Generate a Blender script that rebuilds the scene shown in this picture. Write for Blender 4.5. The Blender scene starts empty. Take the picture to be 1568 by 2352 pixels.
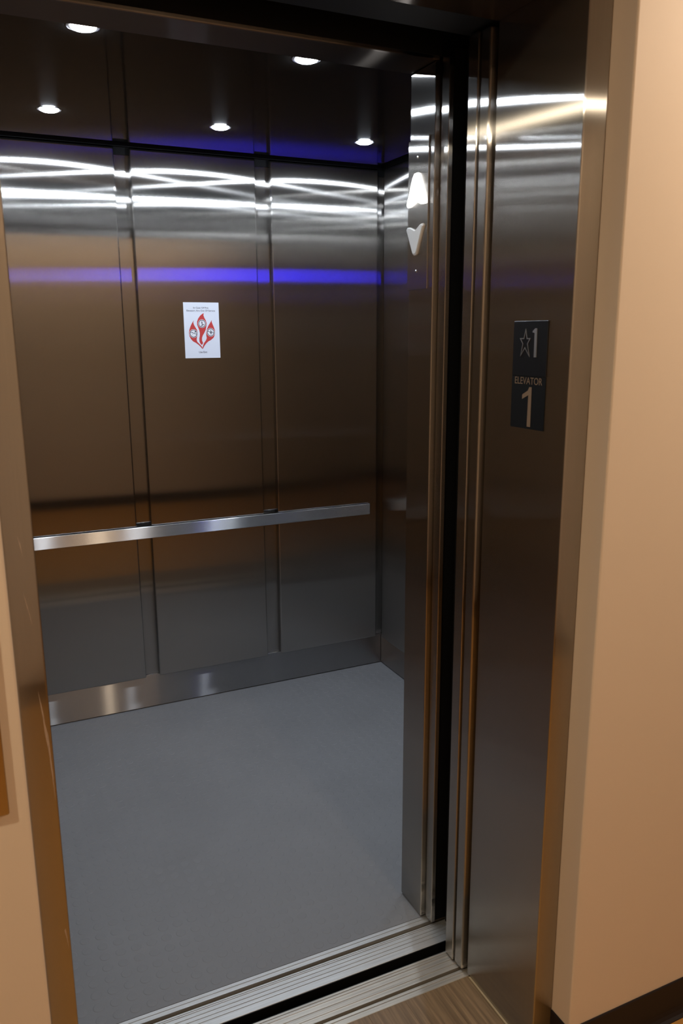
import bpy, bmesh, math, random
from mathutils import Vector, Matrix
random.seed(7)
sc = bpy.context.scene

# ------------------------------------------------------------------ camera
YAW, PITCH, ROLL, FPX = 0.43451, 0.22009, -0.00565, 1836.46
f = Vector((math.sin(YAW)*math.cos(PITCH), math.cos(YAW)*math.cos(PITCH), -math.sin(PITCH)))
r0 = Vector((math.cos(YAW), -math.sin(YAW), 0)); u0 = r0.cross(f)
r = r0*math.cos(ROLL) + u0*math.sin(ROLL); u = r.cross(f)
cam = bpy.data.cameras.new('camera')
cam_o = bpy.data.objects.new('camera', cam); sc.collection.objects.link(cam_o)
cam_o.matrix_world = Matrix(((r.x, u.x, -f.x, -0.015), (r.y, u.y, -f.y, -0.030), (r.z, u.z, -f.z, 1.6055), (0, 0, 0, 1)))
cam.sensor_width = 36; cam.sensor_height = 36; cam.sensor_fit = 'AUTO'
cam.lens = FPX*36/2352
cam.clip_start = 0.02
cam.dof.use_dof = True; cam.dof.focus_distance = 3.2; cam.dof.aperture_fstop = 9.0
sc.camera = cam_o

# ------------------------------------------------------------------ world, exposure
w = bpy.data.worlds.new('world'); sc.world = w; w.use_nodes = True
w.node_tree.nodes['Background'].inputs[0].default_value = (0.0, 0.0, 0.0, 1)
w.node_tree.nodes['Background'].inputs[1].default_value = 0.0
sc.view_settings.view_transform = 'Standard'; sc.view_settings.look = 'None'
sc.view_settings.gamma = 1.0; sc.view_settings.use_curve_mapping = False
sc.view_settings.exposure = 0.0
CAB_L = 480.0        # radiance of the cab downlight lenses
LOBBY_L = 640.0      # radiance of the corridor ceiling lamps

# ------------------------------------------------------------------ materials
def mat(name):
    m = bpy.data.materials.new(name); m.use_nodes = True
    nt = m.node_tree; nt.nodes.clear()
    out = nt.nodes.new('ShaderNodeOutputMaterial')
    return m, nt, out
def N(nt, t, **kw):
    n = nt.nodes.new(t)
    for k, v in kw.items(): setattr(n, k, v)
    return n
def grain(nt, scale3, detail=3, nscale=1.0):
    tc = N(nt, 'ShaderNodeTexCoord'); mp = N(nt, 'ShaderNodeMapping')
    mp.inputs['Scale'].default_value = scale3
    nt.links.new(tc.outputs['Object'], mp.inputs[0])
    no = N(nt, 'ShaderNodeTexNoise'); no.inputs['Scale'].default_value = nscale; no.inputs['Detail'].default_value = detail
    nt.links.new(mp.outputs[0], no.inputs['Vector'])
    return no
def steel(name, axis, col=(.43, .425, .42), rough=.17, aniso=.9, streak=.06, glow=.035):
    """brushed stainless steel; axis = direction of the brushing lines"""
    m, nt, out = mat(name)
    t = N(nt, 'ShaderNodeCombineXYZ')
    for i in range(3): t.inputs[i].default_value = float(axis == 'XYZ'[i])
    s = [420, 420, 420]; s['XYZ'.index(axis)] = 4
    no = grain(nt, s)
    rmp = N(nt, 'ShaderNodeMapRange'); rmp.inputs[3].default_value = 1-streak; rmp.inputs[4].default_value = 1+streak
    nt.links.new(no.outputs[0], rmp.inputs[0])
    mul = N(nt, 'ShaderNodeVectorMath', operation='SCALE'); mul.inputs[0].default_value = col
    nt.links.new(rmp.outputs[0], mul.inputs['Scale'])
    def g(r_, a_):
        b = N(nt, 'ShaderNodeBsdfAnisotropic'); b.distribution = 'GGX'
        b.inputs['Roughness'].default_value = r_; b.inputs['Anisotropy'].default_value = a_
        nt.links.new(mul.outputs[0], b.inputs['Color']); nt.links.new(t.outputs[0], b.inputs['Tangent'])
        return b
    a = g(rough, aniso); b = g(.36, .6)
    mix = N(nt, 'ShaderNodeMixShader'); mix.inputs[0].default_value = glow
    nt.links.new(a.outputs[0], mix.inputs[1]); nt.links.new(b.outputs[0], mix.inputs[2])
    nt.links.new(mix.outputs[0], out.inputs[0])
    return m
def princ(name, col, rough=.5, metal=0.0, spec=.5, noise=None, bump=None, coat=0.0):
    m, nt, out = mat(name)
    b = N(nt, 'ShaderNodeBsdfPrincipled')
    b.inputs['Base Color'].default_value = (*col, 1); b.inputs['Roughness'].default_value = rough
    b.inputs['Metallic'].default_value = metal; b.inputs['Specular IOR Level'].default_value = spec
    b.inputs['Coat Weight'].default_value = coat
    if noise:
        sc3, amt, det = noise
        no = grain(nt, sc3, det)
        rmp = N(nt, 'ShaderNodeMapRange'); rmp.inputs[1].default_value = .3; rmp.inputs[2].default_value = .7
        rmp.inputs[3].default_value = 1-amt; rmp.inputs[4].default_value = 1+amt
        nt.links.new(no.outputs[0], rmp.inputs[0])
        mul = N(nt, 'ShaderNodeVectorMath', operation='SCALE'); mul.inputs[0].default_value = col
        nt.links.new(rmp.outputs[0], mul.inputs['Scale']); nt.links.new(mul.outputs[0], b.inputs['Base Color'])
    if bump:
        sc3, st, dist = bump
        no = grain(nt, sc3, 4)
        bp = N(nt, 'ShaderNodeBump'); bp.inputs['Strength'].default_value = st; bp.inputs['Distance'].default_value = dist
        nt.links.new(no.outputs[0], bp.inputs['Height']); nt.links.new(bp.outputs[0], b.inputs['Normal'])
    nt.links.new(b.outputs[0], out.inputs[0])
    return m
def emit(name, col, strength):
    m, nt, out = mat(name)
    e = N(nt, 'ShaderNodeEmission'); e.inputs[0].default_value = (*col, 1); e.inputs[1].default_value = strength
    nt.links.new(e.outputs[0], out.inputs[0]); return m
M = {}
M['steel_z'] = steel('brushed_steel_vertical', 'Z', (.43, .414, .392))
M['steel_x'] = steel('brushed_steel_horizontal', 'X', rough=.155, aniso=.9, glow=.05)
M['steel_rail'] = steel('bright_brushed_rail_steel', 'X', (.68, .68, .67), rough=.27, aniso=.82, glow=.2)
M['steel_y'] = steel('brushed_steel_sideways', 'Y', rough=.26, aniso=.8)
M['black_gloss'] = princ('black_gloss_ceiling', (.006, .0055, .005), .07, spec=.15)
M['black'] = princ('matt_black', (.004, .004, .004), .6, spec=.2)
M['rubber'] = princ('grey_studded_rubber', (.21, .21, .215), .42, spec=.35, noise=((3, 3, 3), .05, 5), bump=((900, 900, 900), .08, .0004))
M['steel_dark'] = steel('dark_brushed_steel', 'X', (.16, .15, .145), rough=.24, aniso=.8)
M['orange_floor'] = princ('orange_brown_corridor_floor', (.36, .175, .04), .55, spec=.3, noise=((8, 8, 8), .10, 6))
M['alu'] = princ('ribbed_aluminium', (.58, .57, .55), .40, metal=.75, noise=((5, 300, 300), .12, 3))
M['alu_landing'] = princ('worn_landing_aluminium', (.50, .46, .40), .42, metal=.75, noise=((4, 160, 160), .22, 5))
M['alu_groove'] = princ('brown_aluminium_groove', (.16, .13, .09), .5, metal=.6)  # darker, browner metal for the deep running grooves
M['paint'] = princ('beige_wall_paint', (.62, .51, .40), .62, spec=.3, bump=((60, 60, 60), .15, .0006))
M['ceil_paint'] = princ('corridor_ceiling_paint', (.42, .40, .37), .8)
M['base'] = princ('dark_cove_base_rubber', (.009, .0065, .0075), .5, spec=.3)
M['caulk'] = princ('tan_caulk', (.36, .27, .15), .6)
M['sign_black'] = princ('black_sign_plate', (.006, .006, .007), .35, spec=.4)
M['sign_black2'] = princ('black_sign_plate_lower', (.003, .003, .003), .55, spec=.2)
M['sign_silver'] = princ('raised_silver_lettering', (.5, .5, .5), .35, metal=.85)
M['sign_bronze'] = princ('tan_lettering', (.20, .135, .08), .5)
M['paper'] = princ('white_notice_paper', (.74, .78, .86), .55)
M['ink'] = princ('grey_ink', (.05, .05, .07), .6)
M['red'] = princ('red_print', (.55, .045, .04), .5)
M['white_print'] = princ('white_print', (.80, .82, .86), .55)
M['arrow_on'] = emit('lit_arrow_lens', (1.0, .98, .95), 9.0)
M['arrow_off'] = princ('unlit_white_lens', (.72, .72, .70), .3)
M['chrome'] = princ('polished_metal', (.7, .7, .7), .12, metal=1)
M['lamp_cab'] = emit('cool_white_lens', (.80, .89, 1.0), CAB_L)
M['lamp_lobby'] = emit('warm_white_lens', (1.0, .80, .58), LOBBY_L)
M['lamp_left'] = emit('yellowish_white_lens', (1.0, .86, .64), LOBBY_L*1.7)
M['lamp_right'] = emit('pinkish_white_lens', (1.0, .82, .64), LOBBY_L*1.45)
M['scuff'] = princ('scraped_metal', (.50, .42, .36), .45, metal=.5, noise=((400, 60, 60), .25, 4))
M['trim'] = princ('satin_nickel_trim', (.75, .75, .78), .28, metal=1)
M['blue'] = emit('blue_display', (.03, .02, 1.0), 24.0)
M['plate'] = steel('bronze_toned_steel', 'Z', (.56, .48, .36))
# wood planks with grain along Y
def wood():
    m, nt, out = mat('wood_look_plank')
    b = N(nt, 'ShaderNodeBsdfPrincipled'); b.inputs['Roughness'].default_value = .38; b.inputs['Specular IOR Level'].default_value = .4
    oi = N(nt, 'ShaderNodeObjectInfo')
    tc = N(nt, 'ShaderNodeTexCoord'); mp = N(nt, 'ShaderNodeMapping'); mp.inputs['Scale'].default_value = (75, 3.2, 4)
    nt.links.new(tc.outputs['Object'], mp.inputs[0])
    sh = N(nt, 'ShaderNodeVectorMath', operation='ADD'); nt.links.new(mp.outputs[0], sh.inputs[0])
    nt.links.new(oi.outputs['Location'], sh.inputs[1])
    no = N(nt, 'ShaderNodeTexNoise'); no.inputs['Scale'].default_value = 1; no.inputs['Detail'].default_value = 6; no.inputs['Roughness'].default_value = .62
    nt.links.new(sh.outputs[0], no.inputs['Vector'])
    cr = N(nt, 'ShaderNodeValToRGB')
    cr.color_ramp.elements[0].position = .33; cr.color_ramp.elements[0].color = (.115, .072, .036, 1)
    cr.color_ramp.elements[1].position = .70; cr.color_ramp.elements[1].color = (.31, .20, .105, 1)
    e = cr.color_ramp.elements.new(.5); e.color = (.18, .115, .058, 1)
    nt.links.new(no.outputs[0], cr.inputs[0]); nt.links.new(cr.outputs[0], b.inputs['Base Color'])
    nt.links.new(b.outputs[0], out.inputs[0]); return m
M['wood'] = wood()

# ------------------------------------------------------------------ helpers
def link(name, me, m, parent=None):
    o = bpy.data.objects.new(name, me); sc.collection.objects.link(o)
    if m: me.materials.append(m)
    if parent: o.parent = parent
    return o
def tobj(name, bm, m, parent=None):
    me = bpy.data.meshes.new(name); bm.normal_update(); bm.to_mesh(me); bm.free()
    return link(name, me, m, parent)
def addbox(bm, x0, x1, y0, y1, z0, z1):
    vs = [bm.verts.new((x, y, z)) for x in (x0, x1) for y in (y0, y1) for z in (z0, z1)]
    for q in ((0, 1, 3, 2), (4, 6, 7, 5), (0, 4, 5, 1), (2, 3, 7, 6), (0, 2, 6, 4), (1, 5, 7, 3)):
        bm.faces.new([vs[i] for i in q])
def box(name, x0, x1, y0, y1, z0, z1, m, parent=None, bev=0, seg=2, off=(0, 0, 0)):
    bm = bmesh.new(); addbox(bm, x0-off[0], x1-off[0], y0-off[1], y1-off[1], z0-off[2], z1-off[2])
    if bev: bmesh.ops.bevel(bm, geom=list(bm.edges), offset=bev, segments=seg, affect='EDGES', profile=.5)
    o = tobj(name, bm, m, parent)
    if off != (0, 0, 0): o.location = off
    if bev and seg > 2:
        for p in o.data.polygons: p.use_smooth = False
    return o
def extr(name, pts, axis, a, b, m, parent=None, bev=0):
    """extrude outline pts (2D in the two other axes, in XYZ order) from a to b along axis"""
    bm = bmesh.new()
    def P(p, t):
        if axis == 'X': return (t, p[0], p[1])
        if axis == 'Y': return (p[0], t, p[1])
        return (p[0], p[1], t)
    A = [bm.verts.new(P(p, a)) for p in pts]; B = [bm.verts.new(P(p, b)) for p in pts]
    bm.faces.new(A); bm.faces.new(B[::-1]); n = len(pts)
    for i in range(n): bm.faces.new((A[i], B[i], B[(i+1) % n], A[(i+1) % n]))
    bmesh.ops.recalc_face_normals(bm, faces=bm.faces)
    if bev: bmesh.ops.bevel(bm, geom=list(bm.edges), offset=bev, segments=2, affect='EDGES')
    return tobj(name, bm, m, parent)
def cyl(bm, c, rad, h, axis='Z', n=32, r2=None):
    rot = {'Z': Matrix(), 'Y': Matrix.Rotation(math.pi/2, 4, 'X'), 'X': Matrix.Rotation(math.pi/2, 4, 'Y')}[axis]
    bmesh.ops.create_cone(bm, cap_ends=True, segments=n, radius1=rad, radius2=rad if r2 is None else r2, depth=h,
                          matrix=Matrix.Translation(c) @ rot)
def lathe(name, prof, m, parent=None, n=48):
    bm = bmesh.new(); rings = []
    for (rad, z) in prof:
        rings.append([bm.verts.new((rad*math.cos(2*math.pi*i/n), rad*math.sin(2*math.pi*i/n), z)) for i in range(n)])
    for a, b in zip(rings, rings[1:]):
        for i in range(n): bm.faces.new((a[i], a[(i+1) % n], b[(i+1) % n], b[i]))
    bmesh.ops.recalc_face_normals(bm, faces=bm.faces)
    o = tobj(name, bm, m, parent)
    for p in o.data.polygons: p.use_smooth = True
    return o
def root(name, loc=(0, 0, 0)):
    o = bpy.data.objects.new(name, None); o.empty_display_size = .1; sc.collection.objects.link(o); o.location = loc; return o
def tag(o, label, cat, group=None, kind=None):
    o['label'] = label; o['category'] = cat
    if group: o['group'] = group
    if kind: o['kind'] = kind
    return o
S = 'structure'
def copy_tree(o, parent=None):
    c = o.copy(); sc.collection.objects.link(c)
    if parent: c.parent = parent
    for ch in list(o.children): copy_tree(ch, c)
    return c

# dimensions (metres), camera stands at about (0,0)
YB = 3.285; XR = 1.738; XL = 0.030; YF = 1.757; ZC = 2.30
DOOR_L, DOOR_R = 0.052, 1.005
# ================================================================== STRUCTURE
# ---- cab back wall
wb = box('wall_back', XL, XR, YB, YB+.03, 0, 2.5, M['steel_z'])
tag(wb, 'brushed steel back wall of the elevator cab behind the handrail', 'wall', kind=S)
PF = YB-.030
def panel(x0, x1):
    p = box('panel', x0, x1, PF, YB-.004, .150, 2.298, M['steel_z'], wb, bev=.006, seg=3)
    return p
panel(.068, .574); panel(.632, 1.133); panel(1.197, 1.694)
kb = box('kickplate', XL+.002, XR-.004, YB-.006, YB-.0005, .004, .152, M['steel_x'], wb, bev=.0008, seg=1)
kb['label'] = 'horizontally brushed steel kickplate'
kb2 = box('top_reveal', XL+.002, XR-.002, YB-.006, YB-.0005, 2.272, 2.36, M['black'], wb)
kb2['label'] = 'matt black reveal strip under the ceiling'
box('top_reveal', XL+.002, XR-.002, YB-.020, YB-.0065, 2.2985, 2.36, M['black'], wb)['label'] = 'matt black reveal strip under the ceiling'
# ---- cab side walls
def side_wall(name, x, s, label):
    # s = -1: inner face looks to -X
    a, b = sorted((x, x-s*.03))
    wl = box(name, a, b, YF+.003, YB-.001, 0, 2.5, M['steel_z']); tag(wl, label, 'wall', kind=S)
    def pan(y0, y1):
        p, q = sorted((x+s*.004, x+s*.024)); box('panel', p, q, y0, y1, .150, 2.298, M['steel_z'], wl, bev=.004, seg=3)
    pan(2.545, 3.238); pan(1.80, 2.485)
    p, q = sorted((x+s*.0005, x+s*.006))
    box('kickplate', p, q, YF+.01, YB-.008, .004, .152, M['steel_y'], wl, bev=.0008, seg=1)['label'] = 'horizontally brushed steel kickplate'
    p, q = sorted((x+s*.0005, x+s*.018))
    box('top_reveal', p, q, YF+.01, YB-.022, 2.2985, 2.36, M['black'], wl)['label'] = 'matt black reveal strip under the ceiling'
    return wl
side_wall('wall_right', XR, -1, 'brushed steel right side wall of the elevator cab beyond the lantern')
side_wall('wall_left', XL, 1, 'brushed steel left side wall of the elevator cab, hidden behind the frame')
# ---- cab front return with the lantern on its edge
wf = root('wall_front', (1.0, YF, 0)); tag(wf, 'dark brushed steel front return of the cab, holding the arrow lantern', 'wall', kind=S)
def wbox(n, x0, x1, y0, y1, z0, z1, m, bev=0, seg=2):
    return box(n, x0-1.0, x1-1.0, y0-YF, y1-YF, z0, z1, m, wf, bev, seg)
wbox('return_panel', 1.0, XR-.001, 1.645, YF, .003, 2.194, M['steel_z'], .0035, 4)
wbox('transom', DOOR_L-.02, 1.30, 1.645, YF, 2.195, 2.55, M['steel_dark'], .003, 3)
x_ = wbox('transom_dark_sheet', DOOR_L-.02, 1.30, 1.6425, 1.6448, 2.2035, 2.55, M['black']); x_['label'] = 'black sheet added over the car header front to keep it dark'  # sheet added so the steel header front does not look lit
wbox('return_panel', XL-.03, XL+.012, 1.645, YF, .003, 2.194, M['steel_z'], .003, 3)
# ---- cab ceiling
ce = box('ceiling', XL+.05, 1.667, YF+.012, 3.192, ZC, ZC+.02, M['black_gloss'], bev=.001, seg=1)
tag(ce, 'glossy black ceiling panel of the elevator cab with downlights', 'ceiling', kind=S)
tag(box('ceiling', XL-.02, XR+.02, YF, YB+.02, 2.42, 2.45, M['black']), 'black roof of the elevator cab above the ceiling panel', 'ceiling', kind=S)
# ---- cab floor with raised studs
fl = box('floor', XL, XR, 1.6465, YB, -.02, 0, M['rubber']); tag(fl, 'grey rubber floor of the elevator cab with low round studs', 'floor', kind=S)
def stud_mesh(bm, cx, cy, n=14):
    a = []; prof = ((.0140, 0), (.0134, .0004), (.0124, .0006))
    rings = [[bm.verts.new((cx+rr*math.cos(2*math.pi*i/n), cy+rr*math.sin(2*math.pi*i/n), zz)) for i in range(n)] for rr, zz in prof]
    for p, q in zip(rings, rings[1:]):
        for i in range(n): bm.faces.new((p[i], p[(i+1) % n], q[(i+1) % n], q[i]))
    bm.faces.new(rings[-1])
spots = []
px_, py_ = .0405, .0405
i = 0
yy = 1.672
while yy < YB-.02:
    xx = XL+.022
    while xx < XR-.02:
        if not (xx > .985 and yy < YF+.018): spots.append((xx, yy))
        xx += px_
    yy += py_
spots_v = sorted(spots, key=lambda s: (s[0] < .052*s[1]/1.158, s[0]**2+s[1]**2))
bm = bmesh.new(); stud_mesh(bm, 0, 0); sm = bpy.data.meshes.new('stud'); bm.to_mesh(sm); bm.free(); sm.materials.append(M['rubber'])
for s in spots_v[:300]:
    o = bpy.data.objects.new('stud', sm); sc.collection.objects.link(o); o.parent = fl; o.location = (s[0], s[1], 0)
bm = bmesh.new()
for s in spots_v[300:]: stud_mesh(bm, s[0], s[1], 12)
so = tobj('stud_field', bm, M['rubber'], fl); so['kind'] = 'stuff'

# ---- sills
def sill(name, y0, y1, sheet_y, met, grooves, x0, x1, label):
    """y0<y1, top at z=0. grooves: list of (ya,yb,depth); profile is extruded along X"""
    t = root(name, (x0, y0, 0)); tag(t, label, 'door sill', kind=S)
    cuts = sorted(grooves)
    prof = [(0, -.012), (0, -.0006), (.0008, 0)]
    for (a, b, d) in cuts:
        prof += [(a-y0, 0), (a-y0+.0004, -d), (b-y0-.0004, -d), (b-y0, 0)]
    prof += [(y1-y0-.0008, 0), (y1-y0, -.0006), (y1-y0, -.012)]
    extr('ribbed_track', prof, 'X', 0, x1-x0, met, t)
    x_ = box('gap_dark_sheet', 0, x1-x0, sheet_y-.0012, sheet_y+.0012, -.30, -.0008, M['black'], t); x_['label'] = 'black sheet added to keep the side of the gap dark'  # sheet added so the sill side in the gap stays dark
    for (a, b, d) in cuts:
        if d > .004:
            g = box('groove', 0, x1-x0, a-y0+.0008, b-y0-.0008, -d-.0005, -d+.0008, M['alu_groove'], t); g['label'] = 'dark brown running groove'
    return t
def rib(y, wd=.0036): return (y-wd/2, y+wd/2, .0014)
sill('trim_1', 1.541, 1.6455, -.0013, M['alu'], [(1.609, 1.6215, .010), rib(1.6335), rib(1.598), rib(1.586), rib(1.574), rib(1.562), rib(1.604, .002)], -.25, 1.85,
     'ribbed aluminium sill of the elevator car, nearer the grey floor')
sill('trim_2', 1.412, 1.508, .0973, M['alu_landing'], [(1.436, 1.446, .010), rib(1.500, .003), (1.484, 1.493, .0012), (1.469, 1.477, .0012), (1.455, 1.461, .0012), rib(1.427, .003)], -.25, 1.85,
     'ribbed aluminium landing sill between the dark gap and the wood floor')
tag(box('trim_3', -.25, 1.85, 1.509, 1.540, -.35, -.30, M['black']), 'black strip put under the gap between the two door sills to keep it dark', 'gap', kind=S)  # added black strip, stands in for the darkness down the gap

# ---- threshold floor of wood-look planks, corridor floor
lf = box('floor', DOOR_L, DOOR_R-.0002, 1.1585, 1.4115, -.03, -.0025, M['black']); tag(lf, 'wood-look plank strip between the door jambs in front of the sill', 'floor', kind=S)
pw = .1017; edges = [DOOR_L+.0005]+[.1069+pw*q for q in range(9)]+[DOOR_R-.0005]; pm = {}
for a, b in zip(edges[:-1], edges[1:]):
    key = round(b-a, 4)
    if key not in pm:
        bm = bmesh.new(); addbox(bm, .0001, b-a-.0001, 0, .2525, -.006, 0)
        bmesh.ops.bevel(bm, geom=[e for e in bm.edges if all(v.co.z > -.001 for v in e.verts)], offset=.0003, segments=1, affect='EDGES')
        pm[key] = bpy.data.meshes.new('plank'); bm.to_mesh(pm[key]); bm.free(); pm[key].materials.append(M['wood'])
    o = bpy.data.objects.new('plank', pm[key]); sc.collection.objects.link(o); o.parent = lf; o.location = (a, 1.1588, 0)
tag(box('floor', -3.0, 4.0, -1.2, 1.1582, -.03, 0, M['orange_floor']), 'smooth orange-brown corridor floor seen at the lower right corner', 'floor', kind=S)

# ---- corridor walls, ceiling
H = 2.5
wr = box('wall_right', 1.0575, 4.0, 1.1, 1.40, 0, H, M['paint'], bev=.0035, seg=3)
tag(wr, 'beige painted corridor wall to the right of the elevator frame', 'wall', kind=S)
wl_ = box('wall_left', -3.0, .0095, 1.1, 1.40, 0, H, M['paint'], bev=.0035, seg=3)
tag(wl_, 'beige painted corridor wall to the left of the elevator frame', 'wall', kind=S)
tag(box('wall_above', .0095, 1.0575, 1.1, 1.40, 2.256, H, M['paint']), 'beige painted wall above the elevator frame', 'wall', kind=S)
tag(box('wall_opposite', -3.0, 4.0, -1.25, -1.20, 0, H, M['paint']), 'beige corridor wall facing the elevator, behind the viewer', 'wall', kind=S)
tag(box('wall_far_right', 4.0, 4.05, -1.25, 1.40, 0, H, M['paint']), 'beige wall closing the corridor far to the right', 'wall', kind=S)
tag(box('wall_far_left', -3.05, -3.0, -1.25, 1.40, 0, H, M['paint']), 'beige wall closing the corridor far to the left', 'wall', kind=S)
tag(box('ceiling', -3.05, 4.05, -1.25, 1.40, H, H+.03, M['ceil_paint']), 'pale corridor ceiling outside the elevator', 'ceiling', kind=S)
# shaft walls
tag(box('wall_shaft', -.35, 2.2, 3.40, 3.43, -.5, 2.9, M['black']), 'black shaft wall behind the cab', 'wall', kind=S)
tag(box('wall_shaft', 2.15, 2.2, 1.40, 3.40, -.5, 2.9, M['black']), 'black shaft wall right of the cab', 'wall', kind=S)
tag(box('wall_shaft', -.35, -.30, 1.40, 3.40, -.5, 2.9, M['black']), 'black shaft wall left of the cab', 'wall', kind=S)
tag(box('ceiling', -.35, 2.2, 1.40, 3.43, 2.9, 2.93, M['black']), 'black top of the elevator shaft', 'ceiling', kind=S)
tag(box('floor', -.35, 2.2, 1.509, 3.43, -.5, -.47, M['black']), 'black bottom of the elevator shaft', 'floor', kind=S)
# ---- cove baseboards
def cove(y, d):  # profile in (Y,Z), wall plane at y, room towards d
    return [(y, 0), (y+d*.016, 0), (y+d*.0155, .002), (y+d*.009, .006), (y+d*.005, .014), (y+d*.0035, .025), (y+d*.0035, .098), (y+d*.002, .1005), (y, .1005)]
br = root('baseboard_right', (1.0575, 1.1, 0)); tag(br, 'dark rubber cove base along the foot of the right beige wall', 'baseboard', kind=S)
extr('cove_strip', [(a, b) for a, b in cove(-.0004, -1)], 'X', -.0035, 2.94, M['base'], br)
extr('cove_return', [(-.0004-(p[0]-0), p[1]) for p in [(0, 0), (.0035, 0), (.0035, .098), (.002, .1005), (0, .1005)]], 'Y', -.0035, .0575, M['base'], br)
bl = extr('baseboard_left', cove(1.0996, -1), 'X', -3.0, .0095, M['base']); tag(bl, 'dark rubber cove base along the foot of the left beige wall', 'baseboard', kind=S)
bo = extr('baseboard_opposite', cove(-1.1996, 1), 'X', -3.0, 4.0, M['base']); tag(bo, 'dark rubber cove base of the corridor wall behind the viewer', 'baseboard', kind=S)

# ---- landing door frame
fr = root('trim_4', (DOOR_R, 1.158, 0)); tag(fr, 'brushed steel door frame around the elevator opening', 'door frame', kind=S)
def fbox(n, x0, x1, y0, y1, z0, z1, m, bev=0, seg=3): return box(n, x0-DOOR_R, x1-DOOR_R, y0-1.158, y1-1.158, z0, z1, m, fr, bev, seg)
fbox('jamb', DOOR_R, 1.0570, 1.158, 1.420, .0005, 2.255, M['steel_z'], .003, 4)
jl = fbox('jamb', .010, DOOR_L, 1.158, 1.420, .0005, 2.255, M['steel_z'], .003, 4)
for q in ([(.0385,1.090),(.0405,1.060),(.0418,1.045),(.0425,1.020),(.0455,.990),(.0470,.950),(.0487,.905),(.0488,.955),(.0480,.985),(.0472,1.015),(.0440,1.035),(.0430,1.052),(.0415,1.066)],
          [(.0310,1.246),(.0345,1.222),(.0392,1.194),(.0380,1.204),(.0340,1.230)],
          [(.0300,1.330),(.0330,1.312),(.0352,1.296),(.0335,1.316)],
          [(.0440,.676),(.0462,.660),(.0480,.640),(.0475,.662),(.0460,.678)]):
    x_ = extr('scuff_mark', [(a-DOOR_R, b) for a, b in q], 'Y', -.00015, .0002, M['scuff'], fr); x_['label'] = 'pale scraped scuff on the left jamb'
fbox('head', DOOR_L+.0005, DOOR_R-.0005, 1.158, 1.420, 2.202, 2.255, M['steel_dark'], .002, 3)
fbox('floor_caulk', DOOR_R-.0050, DOOR_R-.0002, 1.160, 1.405, .0004, .003, M['caulk'])['label'] = 'tan sealant bead'
# header box over landing doors
tag(box('trim_5', -.30, 2.10, 1.424, 1.518, 2.205, 2.88, M['black'], bev=.001), 'dark door track header behind the frame', 'door header', kind=S)
# ---- landing door, two panels slid open into the wall on the right
d1 = root('door_1', (.993, 1.43, 0)); tag(d1, 'two-panel brushed steel landing door slid open behind the frame', 'door', kind=S)
def dbox(d, n, x0, x1, y0, y1, z0, z1, m, bev=0, seg=4):
    return box(n, x0-d.location.x, x1-d.location.x, y0-d.location.y, y1-d.location.y, z0, z1, m, d, bev, seg)
dbox(d1, 'door_panel', .9955, 1.90, 1.431, 1.465, .004, 2.2, M['steel_z'], .005, 5)
dbox(d1, 'door_panel', .9930, 1.90, 1.470, 1.505, .004, 2.2, M['steel_z'], .0025, 4)
# ---- car door
d2 = root('door_2', (1.012, 1.609, 0)); tag(d2, 'two-panel brushed steel car door slid open beside the cab return', 'door', kind=S)
dbox(d2, 'door_panel', 1.013, 1.026, 1.609, 1.6405, .004, 2.215, M['steel_z'], .0025, 4)
x_ = dbox(d2, 'door_panel_back', 1.0262, 1.90, 1.613, 1.638, .004, 2.215, M['black'], .001, 1); x_['label'] = 'slid-back panel, coloured black for the shade it stands in'  # steel door body; shade of the recess is put into its colour
x_ = dbox(d2, 'door_panel_back', 1.052, 1.90, 1.566, 1.600, .004, 2.215, M['black'], .001, 1); x_['label'] = 'slid-back panel, coloured black for the shade it stands in'  # shade put into the colour here too

# ================================================================== THINGS
# ---- cab downlights
CABS = [(.321, 2.137), (.895, 2.137), (1.465, 2.137), (.318, 2.925), (.892, 2.925), (1.462, 2.925)]
LBL = ['lit round downlight over the front left of the cab ceiling',
       'largest lit round downlight in the middle of the front row, nearest the header',
       'lit round downlight at the front right of the ceiling, hidden behind the header',
       'lit round downlight at the left end of the back row near the black reveal',
       'lit round downlight in the middle of the back row above the fire notice',
       'lit round downlight at the right end of the back row, nearest the arrow lantern']
CABS = [(-.015+(a+.015)*.972, -.03+(b+.03)*.972) for a, b in CABS]
dl = root('downlight', (*CABS[0], ZC))
lathe('trim_ring', [(.0290, -.0001), (.0380, -.0001), (.0376, -.0008), (.0345, -.0014), (.0290, -.0006)], M['trim'], dl)
lathe('lens', [(.0290, 0), (.0290, -.0015), (.0270, -.0035), (.0225, -.0055), (.0150, -.0070), (.0070, -.0077), (.0002, -.0078)], M['lamp_cab'], dl)
for i, (c, l) in enumerate(zip(CABS, LBL)):
    o = dl if i == 0 else copy_tree(dl)
    o.location = (*c, ZC); tag(o, l, 'downlight', 'downlights in the cab ceiling')
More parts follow.
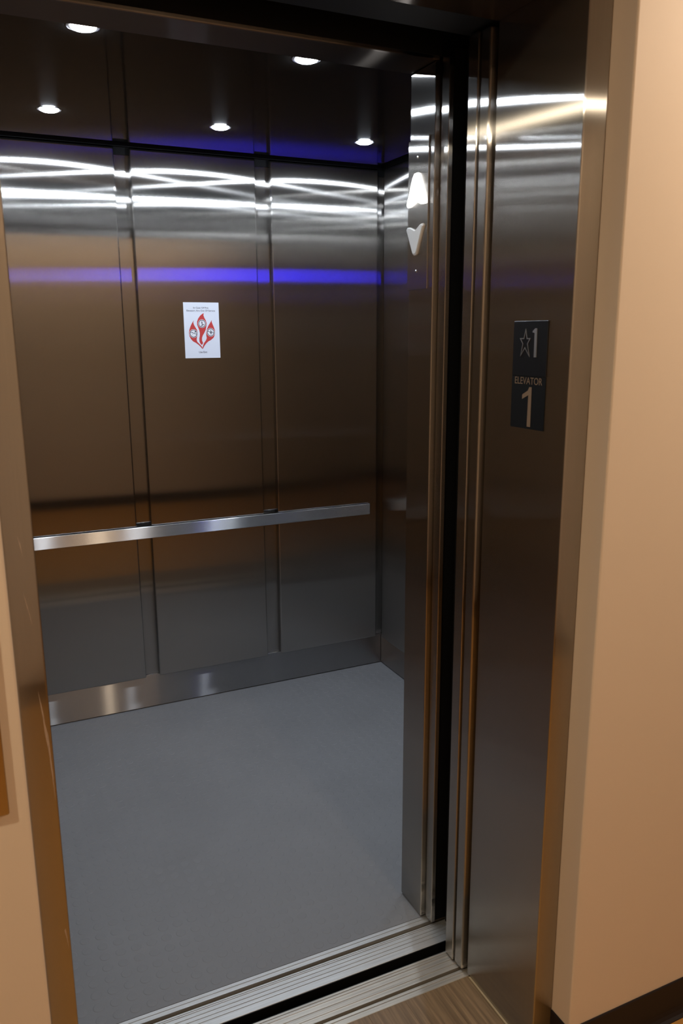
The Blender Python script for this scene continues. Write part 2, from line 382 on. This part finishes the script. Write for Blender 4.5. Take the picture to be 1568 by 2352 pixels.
# ---- corridor lamps
LOB = [(.985, -.88), (-.95, .50), (1.80, .74)]
LL = ['warm round ceiling lamp of the corridor opposite the elevator', 'warm round ceiling lamp of the corridor left of the elevator', 'warm round ceiling lamp of the corridor right of the elevator']
lp = root('ceiling_lamp', (*LOB[0], H))
lathe('trim_ring', [(.050, -.0002), (.088, -.0002), (.087, -.006), (.074, -.008), (.050, -.003)], M['ceil_paint'], lp)
lathe('lens', [(.047, -.002), (.046, -.007), (.039, -.014), (.027, -.019), (.013, -.022), (.0003, -.023)], M['lamp_lobby'], lp)
for i, (c, l) in enumerate(zip(LOB, LL)):
    o = lp if i == 0 else copy_tree(lp)
    o.location = (*c, H); tag(o, l, 'ceiling lamp', 'warm lamps in the corridor ceiling')
    if i > 0:
        ch = [q for q in o.children if q.name.startswith('lens')][0]
        ch.data = ch.data.copy(); ch.data.materials[0] = M['lamp_left' if i == 1 else 'lamp_right']

# ---- handrail
hr = root('handrail', (.85, 3.236, .80)); tag(hr, 'flat brushed steel handrail running along the back wall panels', 'handrail')
box('rail', .06-.85, 1.648-.85, 0, .010, -.0243, .0243, M['steel_rail'], hr, bev=.0012, seg=2)
for bx in (.30, .885, 1.42):
    b = bmesh.new(); cyl(b, (bx-.85, .0170, -.004), .009, .0138, 'Y', 24); tobj('bracket', b, M['chrome'], hr)

# ---- fire notice
def text_mesh(name, txt, width, height, place, m, parent, depth=.0002, bold=0.0):
    """place(u,v)->world; text normalised to the box width x height, centred"""
    cu = bpy.data.curves.new(name, 'FONT'); cu.body = txt; cu.resolution_u = 3; cu.offset = bold; cu.extrude = .01
    t = bpy.data.objects.new(name, cu); sc.collection.objects.link(t)
    dg = bpy.context.evaluated_depsgraph_get(); dg.update()
    me = bpy.data.meshes.new_from_object(t.evaluated_get(dg))
    bpy.data.objects.remove(t); bpy.data.curves.remove(cu)
    xs_ = [v.co.x for v in me.vertices]; ys_ = [v.co.y for v in me.vertices]
    x0, x1, y0, y1 = min(xs_), max(xs_), min(ys_), max(ys_)
    for v in me.vertices:
        a = ((v.co.x-x0)/(x1-x0)-.5)*width; b = ((v.co.y-y0)/(y1-y0)-.5)*height
        v.co = place(a, b, depth if v.co.z > 0 else 0)
    me.materials.clear()
    return link(name, me, m, parent)
NX0, NX1, NZ0, NZ1 = .811, .958, 1.5085, 1.7305
NC = ((NX0+NX1)/2, PF-.0012, (NZ0+NZ1)/2); NW, NH = NX1-NX0, NZ1-NZ0
nt_ = root('fire_notice', NC); tag(nt_, 'white fire notice with three red flames stuck on the middle wall panel', 'sign')
box('paper', -NW/2, NW/2, 0, .0011, -NH/2, NH/2, M['paper'], nt_)
def nuv(px, py):   # crop pixel of the notice -> local (x,z)
    L = 180+(py-260)*.0464; R_ = 1220+(py-258)*.0395; T = 259; B = 1940-(px-258)*.034
    return ((px-L)/(R_-L)-.5)*NW, (.5-(py-T)/(B-T))*NH
def sheet(name, pts, m, lift, parent=nt_):
    bm = bmesh.new(); v = [bm.verts.new((a, -lift, b)) for a, b in pts]; w_ = [bm.verts.new((a, -lift+.00015, b)) for a, b in pts]
    fa = bm.faces.new(v); bm.faces.new(w_[::-1]); n = len(v)
    for i in range(n): bm.faces.new((v[i], w_[i], w_[(i+1) % n], v[(i+1) % n]))
    bmesh.ops.recalc_face_normals(bm, faces=bm.faces); bmesh.ops.triangulate(bm, faces=[q for q in bm.faces if len(q.verts) > 4])
    return tobj(name, bm, m, parent)
FL = [[(495,790),(478,860),(500,930),(545,1010),(590,1080),(605,1150),(605,1220),(585,1300),(580,1380),(600,1440),(650,1490),(700,1540),(745,1595),(752,1650),(700,1590),(640,1530),(560,1470),(470,1420),(410,1350),(370,1270),(355,1180),(365,1080),(395,980),(440,880)],
 [(785,575),(775,640),(800,710),(845,790),(870,870),(865,960),(845,1070),(800,1170),(755,1250),(735,1320),(738,1400),(768,1470),(735,1530),(690,1490),(660,1430),(655,1340),(668,1260),(672,1180),(655,1090),(620,1000),(590,920),(590,830),(620,740),(680,650),(740,600)],
 [(1025,775),(1020,830),(1045,900),(1085,990),(1115,1080),(1118,1160),(1105,1240),(1075,1310),(1000,1375),(920,1420),(860,1480),(810,1550),(775,1620),(752,1655),(755,1600),(770,1530),(800,1460),(850,1390),(875,1320),(862,1240),(858,1150),(880,1050),(920,950),(980,850)]]
for q in FL: sheet('printed_flame', [nuv(*p) for p in q], M['red'], .0002)
def disc(c, rad, m, lift, name, n=36):
    a, b = nuv(*c); k_ = NW/1040
    return sheet(name, [(a+rad*k_*math.cos(2*math.pi*i/n), b+rad*k_*1.02*math.sin(2*math.pi*i/n)) for i in range(n)], m, lift)
def bar(p, q, wd, m, lift, name='printed_mark'):
    (a, b), (c, d) = nuv(*p), nuv(*q); l = math.hypot(c-a, d-b); nx, ny = -(d-b)/l*wd/2, (c-a)/l*wd/2
    return sheet(name, [(a+nx, b+ny), (c+nx, d+ny), (c-nx, d-ny), (a-nx, b-ny)], m, lift)
for c, rr in (((487, 1188), 112), ((735, 890), 110), ((992, 1146), 112)):
    disc(c, rr+6, M['white_print'], .00035, 'white_ring'); disc(c, rr-4, M['ink'], .0005, 'dark_ring'); disc(c, rr-22, M['white_print'], .00065, 'white_disc')
w1 = .0020
bar((400, 1150), (580, 1208), w1, M['ink'], .0009); disc((545, 1120), 14, M['ink'], .0009, 'printed_mark'); bar((520, 1152), (548, 1125), .004, M['ink'], .0011)
bar((455, 1140), (470, 1150), .0018, M['ink'], .0009); bar((455, 1212), (470, 1220), .0018, M['ink'], .0009)
disc((728, 832), 12, M['ink'], .0009, 'printed_mark'); bar((728, 840), (738, 905), .0028, M['ink'], .0009); bar((700, 862), (755, 862), .0013, M['ink'], .0011)
bar((738, 900), (728, 950), .0016, M['ink'], .0011); bar((738, 900), (765, 925), .0016, M['ink'], .0013); bar((705, 960), (795, 905), .0020, M['ink'], .0015)
bar((905, 1115), (1080, 1165), w1, M['ink'], .0009); bar((995, 1105), (1000, 1205), .0034, M['ink'], .0011); disc((990, 1085), 12, M['ink'], .0011, 'printed_mark'); bar((965, 1150), (1035, 1120), .0014, M['ink'], .0013)
def ntext(name, txt, cx, cy, wpx, hpx):
    a0, b0 = nuv(cx, cy)
    text_mesh(name, txt, wpx/1040*NW, hpx/1660*NH, lambda a, b, d: (a0+a, -.0001-d, b0+b), M['ink'], nt_, .0002, .004)
ntext('printed_words', 'In Case Of Fire', 698, 418, 440, 50)
ntext('printed_words', 'Elevators Are Out Of Service', 700, 503, 836, 50)
ntext('printed_words', 'Use Exit', 768, 1742, 240, 56)

# ---- floor number plate and elevator number plate on the right jamb (face looks to -X)
def jplace(oy, oz, x0): return lambda a, b, d: (x0-d, -(a)+oy, b+oz)
SY0, SY1 = 1.3275, 1.2215
sp = root('floor_number_sign', (DOOR_R-.0032, (SY0+SY1)/2, 1.5735)); tag(sp, 'black plate with raised silver star and number one, upper of the two', 'sign')
hw = (SY0-SY1)/2
box('plate', 0, .0030, -hw, hw, -.0535, .0535, M['sign_black'], sp, bev=.0006, seg=1)
def splace(px, py):   # px in crop (width 330..900), py 290..1230
    u_ = (px-(330-(py-290)*.035))/590; v_ = (py-285+ (px-330)*0)/950
    return -(u_-.5)*2*hw, (.5-v_)*.107
star = [(545,415),(570,580),(630,580),(580,680),(612,905),(530,755),(450,900),(490,680),(440,580),(510,580)]
so_ = [splace(*p) for p in star]; cy_ = sum(p[0] for p in so_)/10; cz_ = sum(p[1] for p in so_)/10
bm = bmesh.new(); n = 10; rings = []
for sc_, xx in ((1.03, 0), (1.03, -.0010), (.80, -.0010), (.80, 0)):
    ring = []
    for i in range(n):
        P0 = Vector(so_[i]); A_ = Vector(so_[i-1]); B_ = Vector(so_[(i+1) % n])
        if sc_ < 1:
            t1 = (P0-A_).normalized(); t2 = (B_-P0).normalized()
            n1 = Vector((t1.y, -t1.x)); n2 = Vector((t2.y, -t2.x))
            bis = (n1+n2).normalized(); dd = .0017/max(.42, bis.dot(n1))
            ctr = Vector((cy_, cz_))
            cand = P0+bis*dd
            P1 = cand if STARSIGN > 0 else P0-bis*dd
        else: P1 = P0
        if i == 0 and sc_ > 1 and xx == 0:
            area = sum(so_[j][0]*so_[(j+1) % n][1]-so_[(j+1) % n][0]*so_[j][1] for j in range(n))
            STARSIGN = -1 if area > 0 else 1
        ring.append(bm.verts.new((xx, P1[0], P1[1])))
    rings.append(ring)
for p, q in zip(rings, rings[1:]):
    for i in range(n): bm.faces.new((p[i], p[(i+1) % n], q[(i+1) % n], q[i]))
bmesh.ops.recalc_face_normals(bm, faces=bm.faces)
tobj('raised_star', bm, M['sign_silver'], sp)
one = [(740,415),(728,905),(688,905),(700,490),(665,482),(668,458),(712,412)]
extr('raised_number', [splace(*p) for p in one], 'X', -.0011, .0001, M['sign_silver'], sp)
ep = root('elevator_number_sign', (DOOR_R-.0018, (SY0+SY1)/2+.001, 1.4675)); tag(ep, 'black plate reading ELEVATOR 1 in tan letters, lower of the two', 'sign')
box('plate', 0, .0016, -hw, hw, -.0525, .0525, M['sign_black2'], ep)
text_mesh('printed_words', 'ELEVATOR', .0860, .0140, lambda a, b, d: (-.0001-d, -a, b+.0430), M['sign_bronze'], ep, .0002, 0)
o1 = [(-.004,.030),(.0085,.030),(.0085,-.048),(-.0015,-.048),(-.0015,.013),(-.0200,.004),(-.0200,.013)]
extr('printed_number', [(-(a+.003), b) for a, b in [(.0010,.0310),(.0085,.0310),(.0090,-.0480),(-.0020,-.0480),(-.0010,.0150),(-.0205,.0060),(-.0205,.0150),(-.0030,.0240)]], 'X', -.0003, 0, M['sign_bronze'], ep)

# ---- direction lantern on the cab return
ln = root('direction_lantern', (.9975, 1.712, 1.877)); tag(ln, 'tall steel lantern plate with lit white up arrow and unlit down arrow', 'lantern')
box('face_plate', -.0012, .0024, -.0475, .0455, -.170, .170, M['steel_z'], ln, bev=.0008, seg=1)
def arrow(name, pts, m):
    bm = bmesh.new(); cx = sum(p[0] for p in pts)/len(pts); cz = sum(p[1] for p in pts)/len(pts)
    rings = []
    for s, x in ((1, -.001), (1, -.0050), (.90, -.0075)):
        rings.append([bm.verts.new((x, cx+(p[0]-cx)*s, cz+(p[1]-cz)*s)) for p in pts])
    for p, q in zip(rings, rings[1:]):
        for i in range(len(pts)): bm.faces.new((p[i], p[(i+1) % len(pts)], q[(i+1) % len(pts)], q[i]))
    bm.faces.new(rings[-1]); bm.faces.new(rings[0][::-1]); bmesh.ops.recalc_face_normals(bm, faces=bm.faces)
    return tobj(name, bm, m, ln)
def P(y, z): return (y-1.712, z-1.877)
arrow('up_arrow', [P(1.727,1.966), P(1.722,1.971), P(1.706,1.971), P(1.701,1.966), P(1.6695,1.906), P(1.6715,1.900), P(1.690,1.900), P(1.714,1.909), P(1.738,1.901), P(1.752,1.899), P(1.7565,1.904)], M['arrow_on'])['label'] = 'lit white up arrow'
arrow('down_arrow', [P(1.7565,1.849), P(1.752,1.853), P(1.742,1.853), P(1.714,1.843), P(1.690,1.855), P(1.680,1.856), P(1.6765,1.851), P(1.706,1.790), P(1.711,1.787), P(1.720,1.787), P(1.725,1.790)], M['arrow_off'])['label'] = 'unlit white down arrow'
for z in (2.007, 1.750):
    bm = bmesh.new(); bmesh.ops.create_uvsphere(bm, u_segments=16, v_segments=8, radius=.0042, matrix=Matrix.Translation((-.0012, .0025, z-1.877)) @ Matrix.Scale(.5, 4, (1, 0, 0)))
    tobj('screw', bm, M['chrome'], ln)

# ---- car operating panel with blue display behind the return (seen mirrored in the steel)
cp = root('control_panel', (1.375, YF+.003, 1.45)); tag(cp, 'steel control panel behind the cab return, its blue display mirrored in the walls', 'control panel')
box('face_plate', -.15, .15, -.002, .0, -.75, .66, M['steel_z'], cp, bev=.0006, seg=1)
box('display', -.075, .075, .0, .003, .462, .532, M['blue'], cp)['label'] = 'glowing blue display'
for i in range(4):
    for j in range(2):
        bm = bmesh.new(); cyl(bm, (-.04+.08*j, .0025, -.15-.07*i), .016, .005, 'Y', 20); tobj('button', bm, M['chrome'], cp)

# ---- hall call plate at the left edge
hp = root('call_plate', (-.077, 1.0915, 1.25)); tag(hp, 'bronze-toned steel call plate on the beige wall at the left edge', 'call plate')
box('face_plate', -.060, .060, 0, .0083, -.311, .25, M['plate'], hp, bev=.003, seg=3)
for z in (.05, -.07):
    bm = bmesh.new(); cyl(bm, (0, -.003, z), .020, .007, 'Y', 24); tobj('button', bm, M['chrome'], hp)
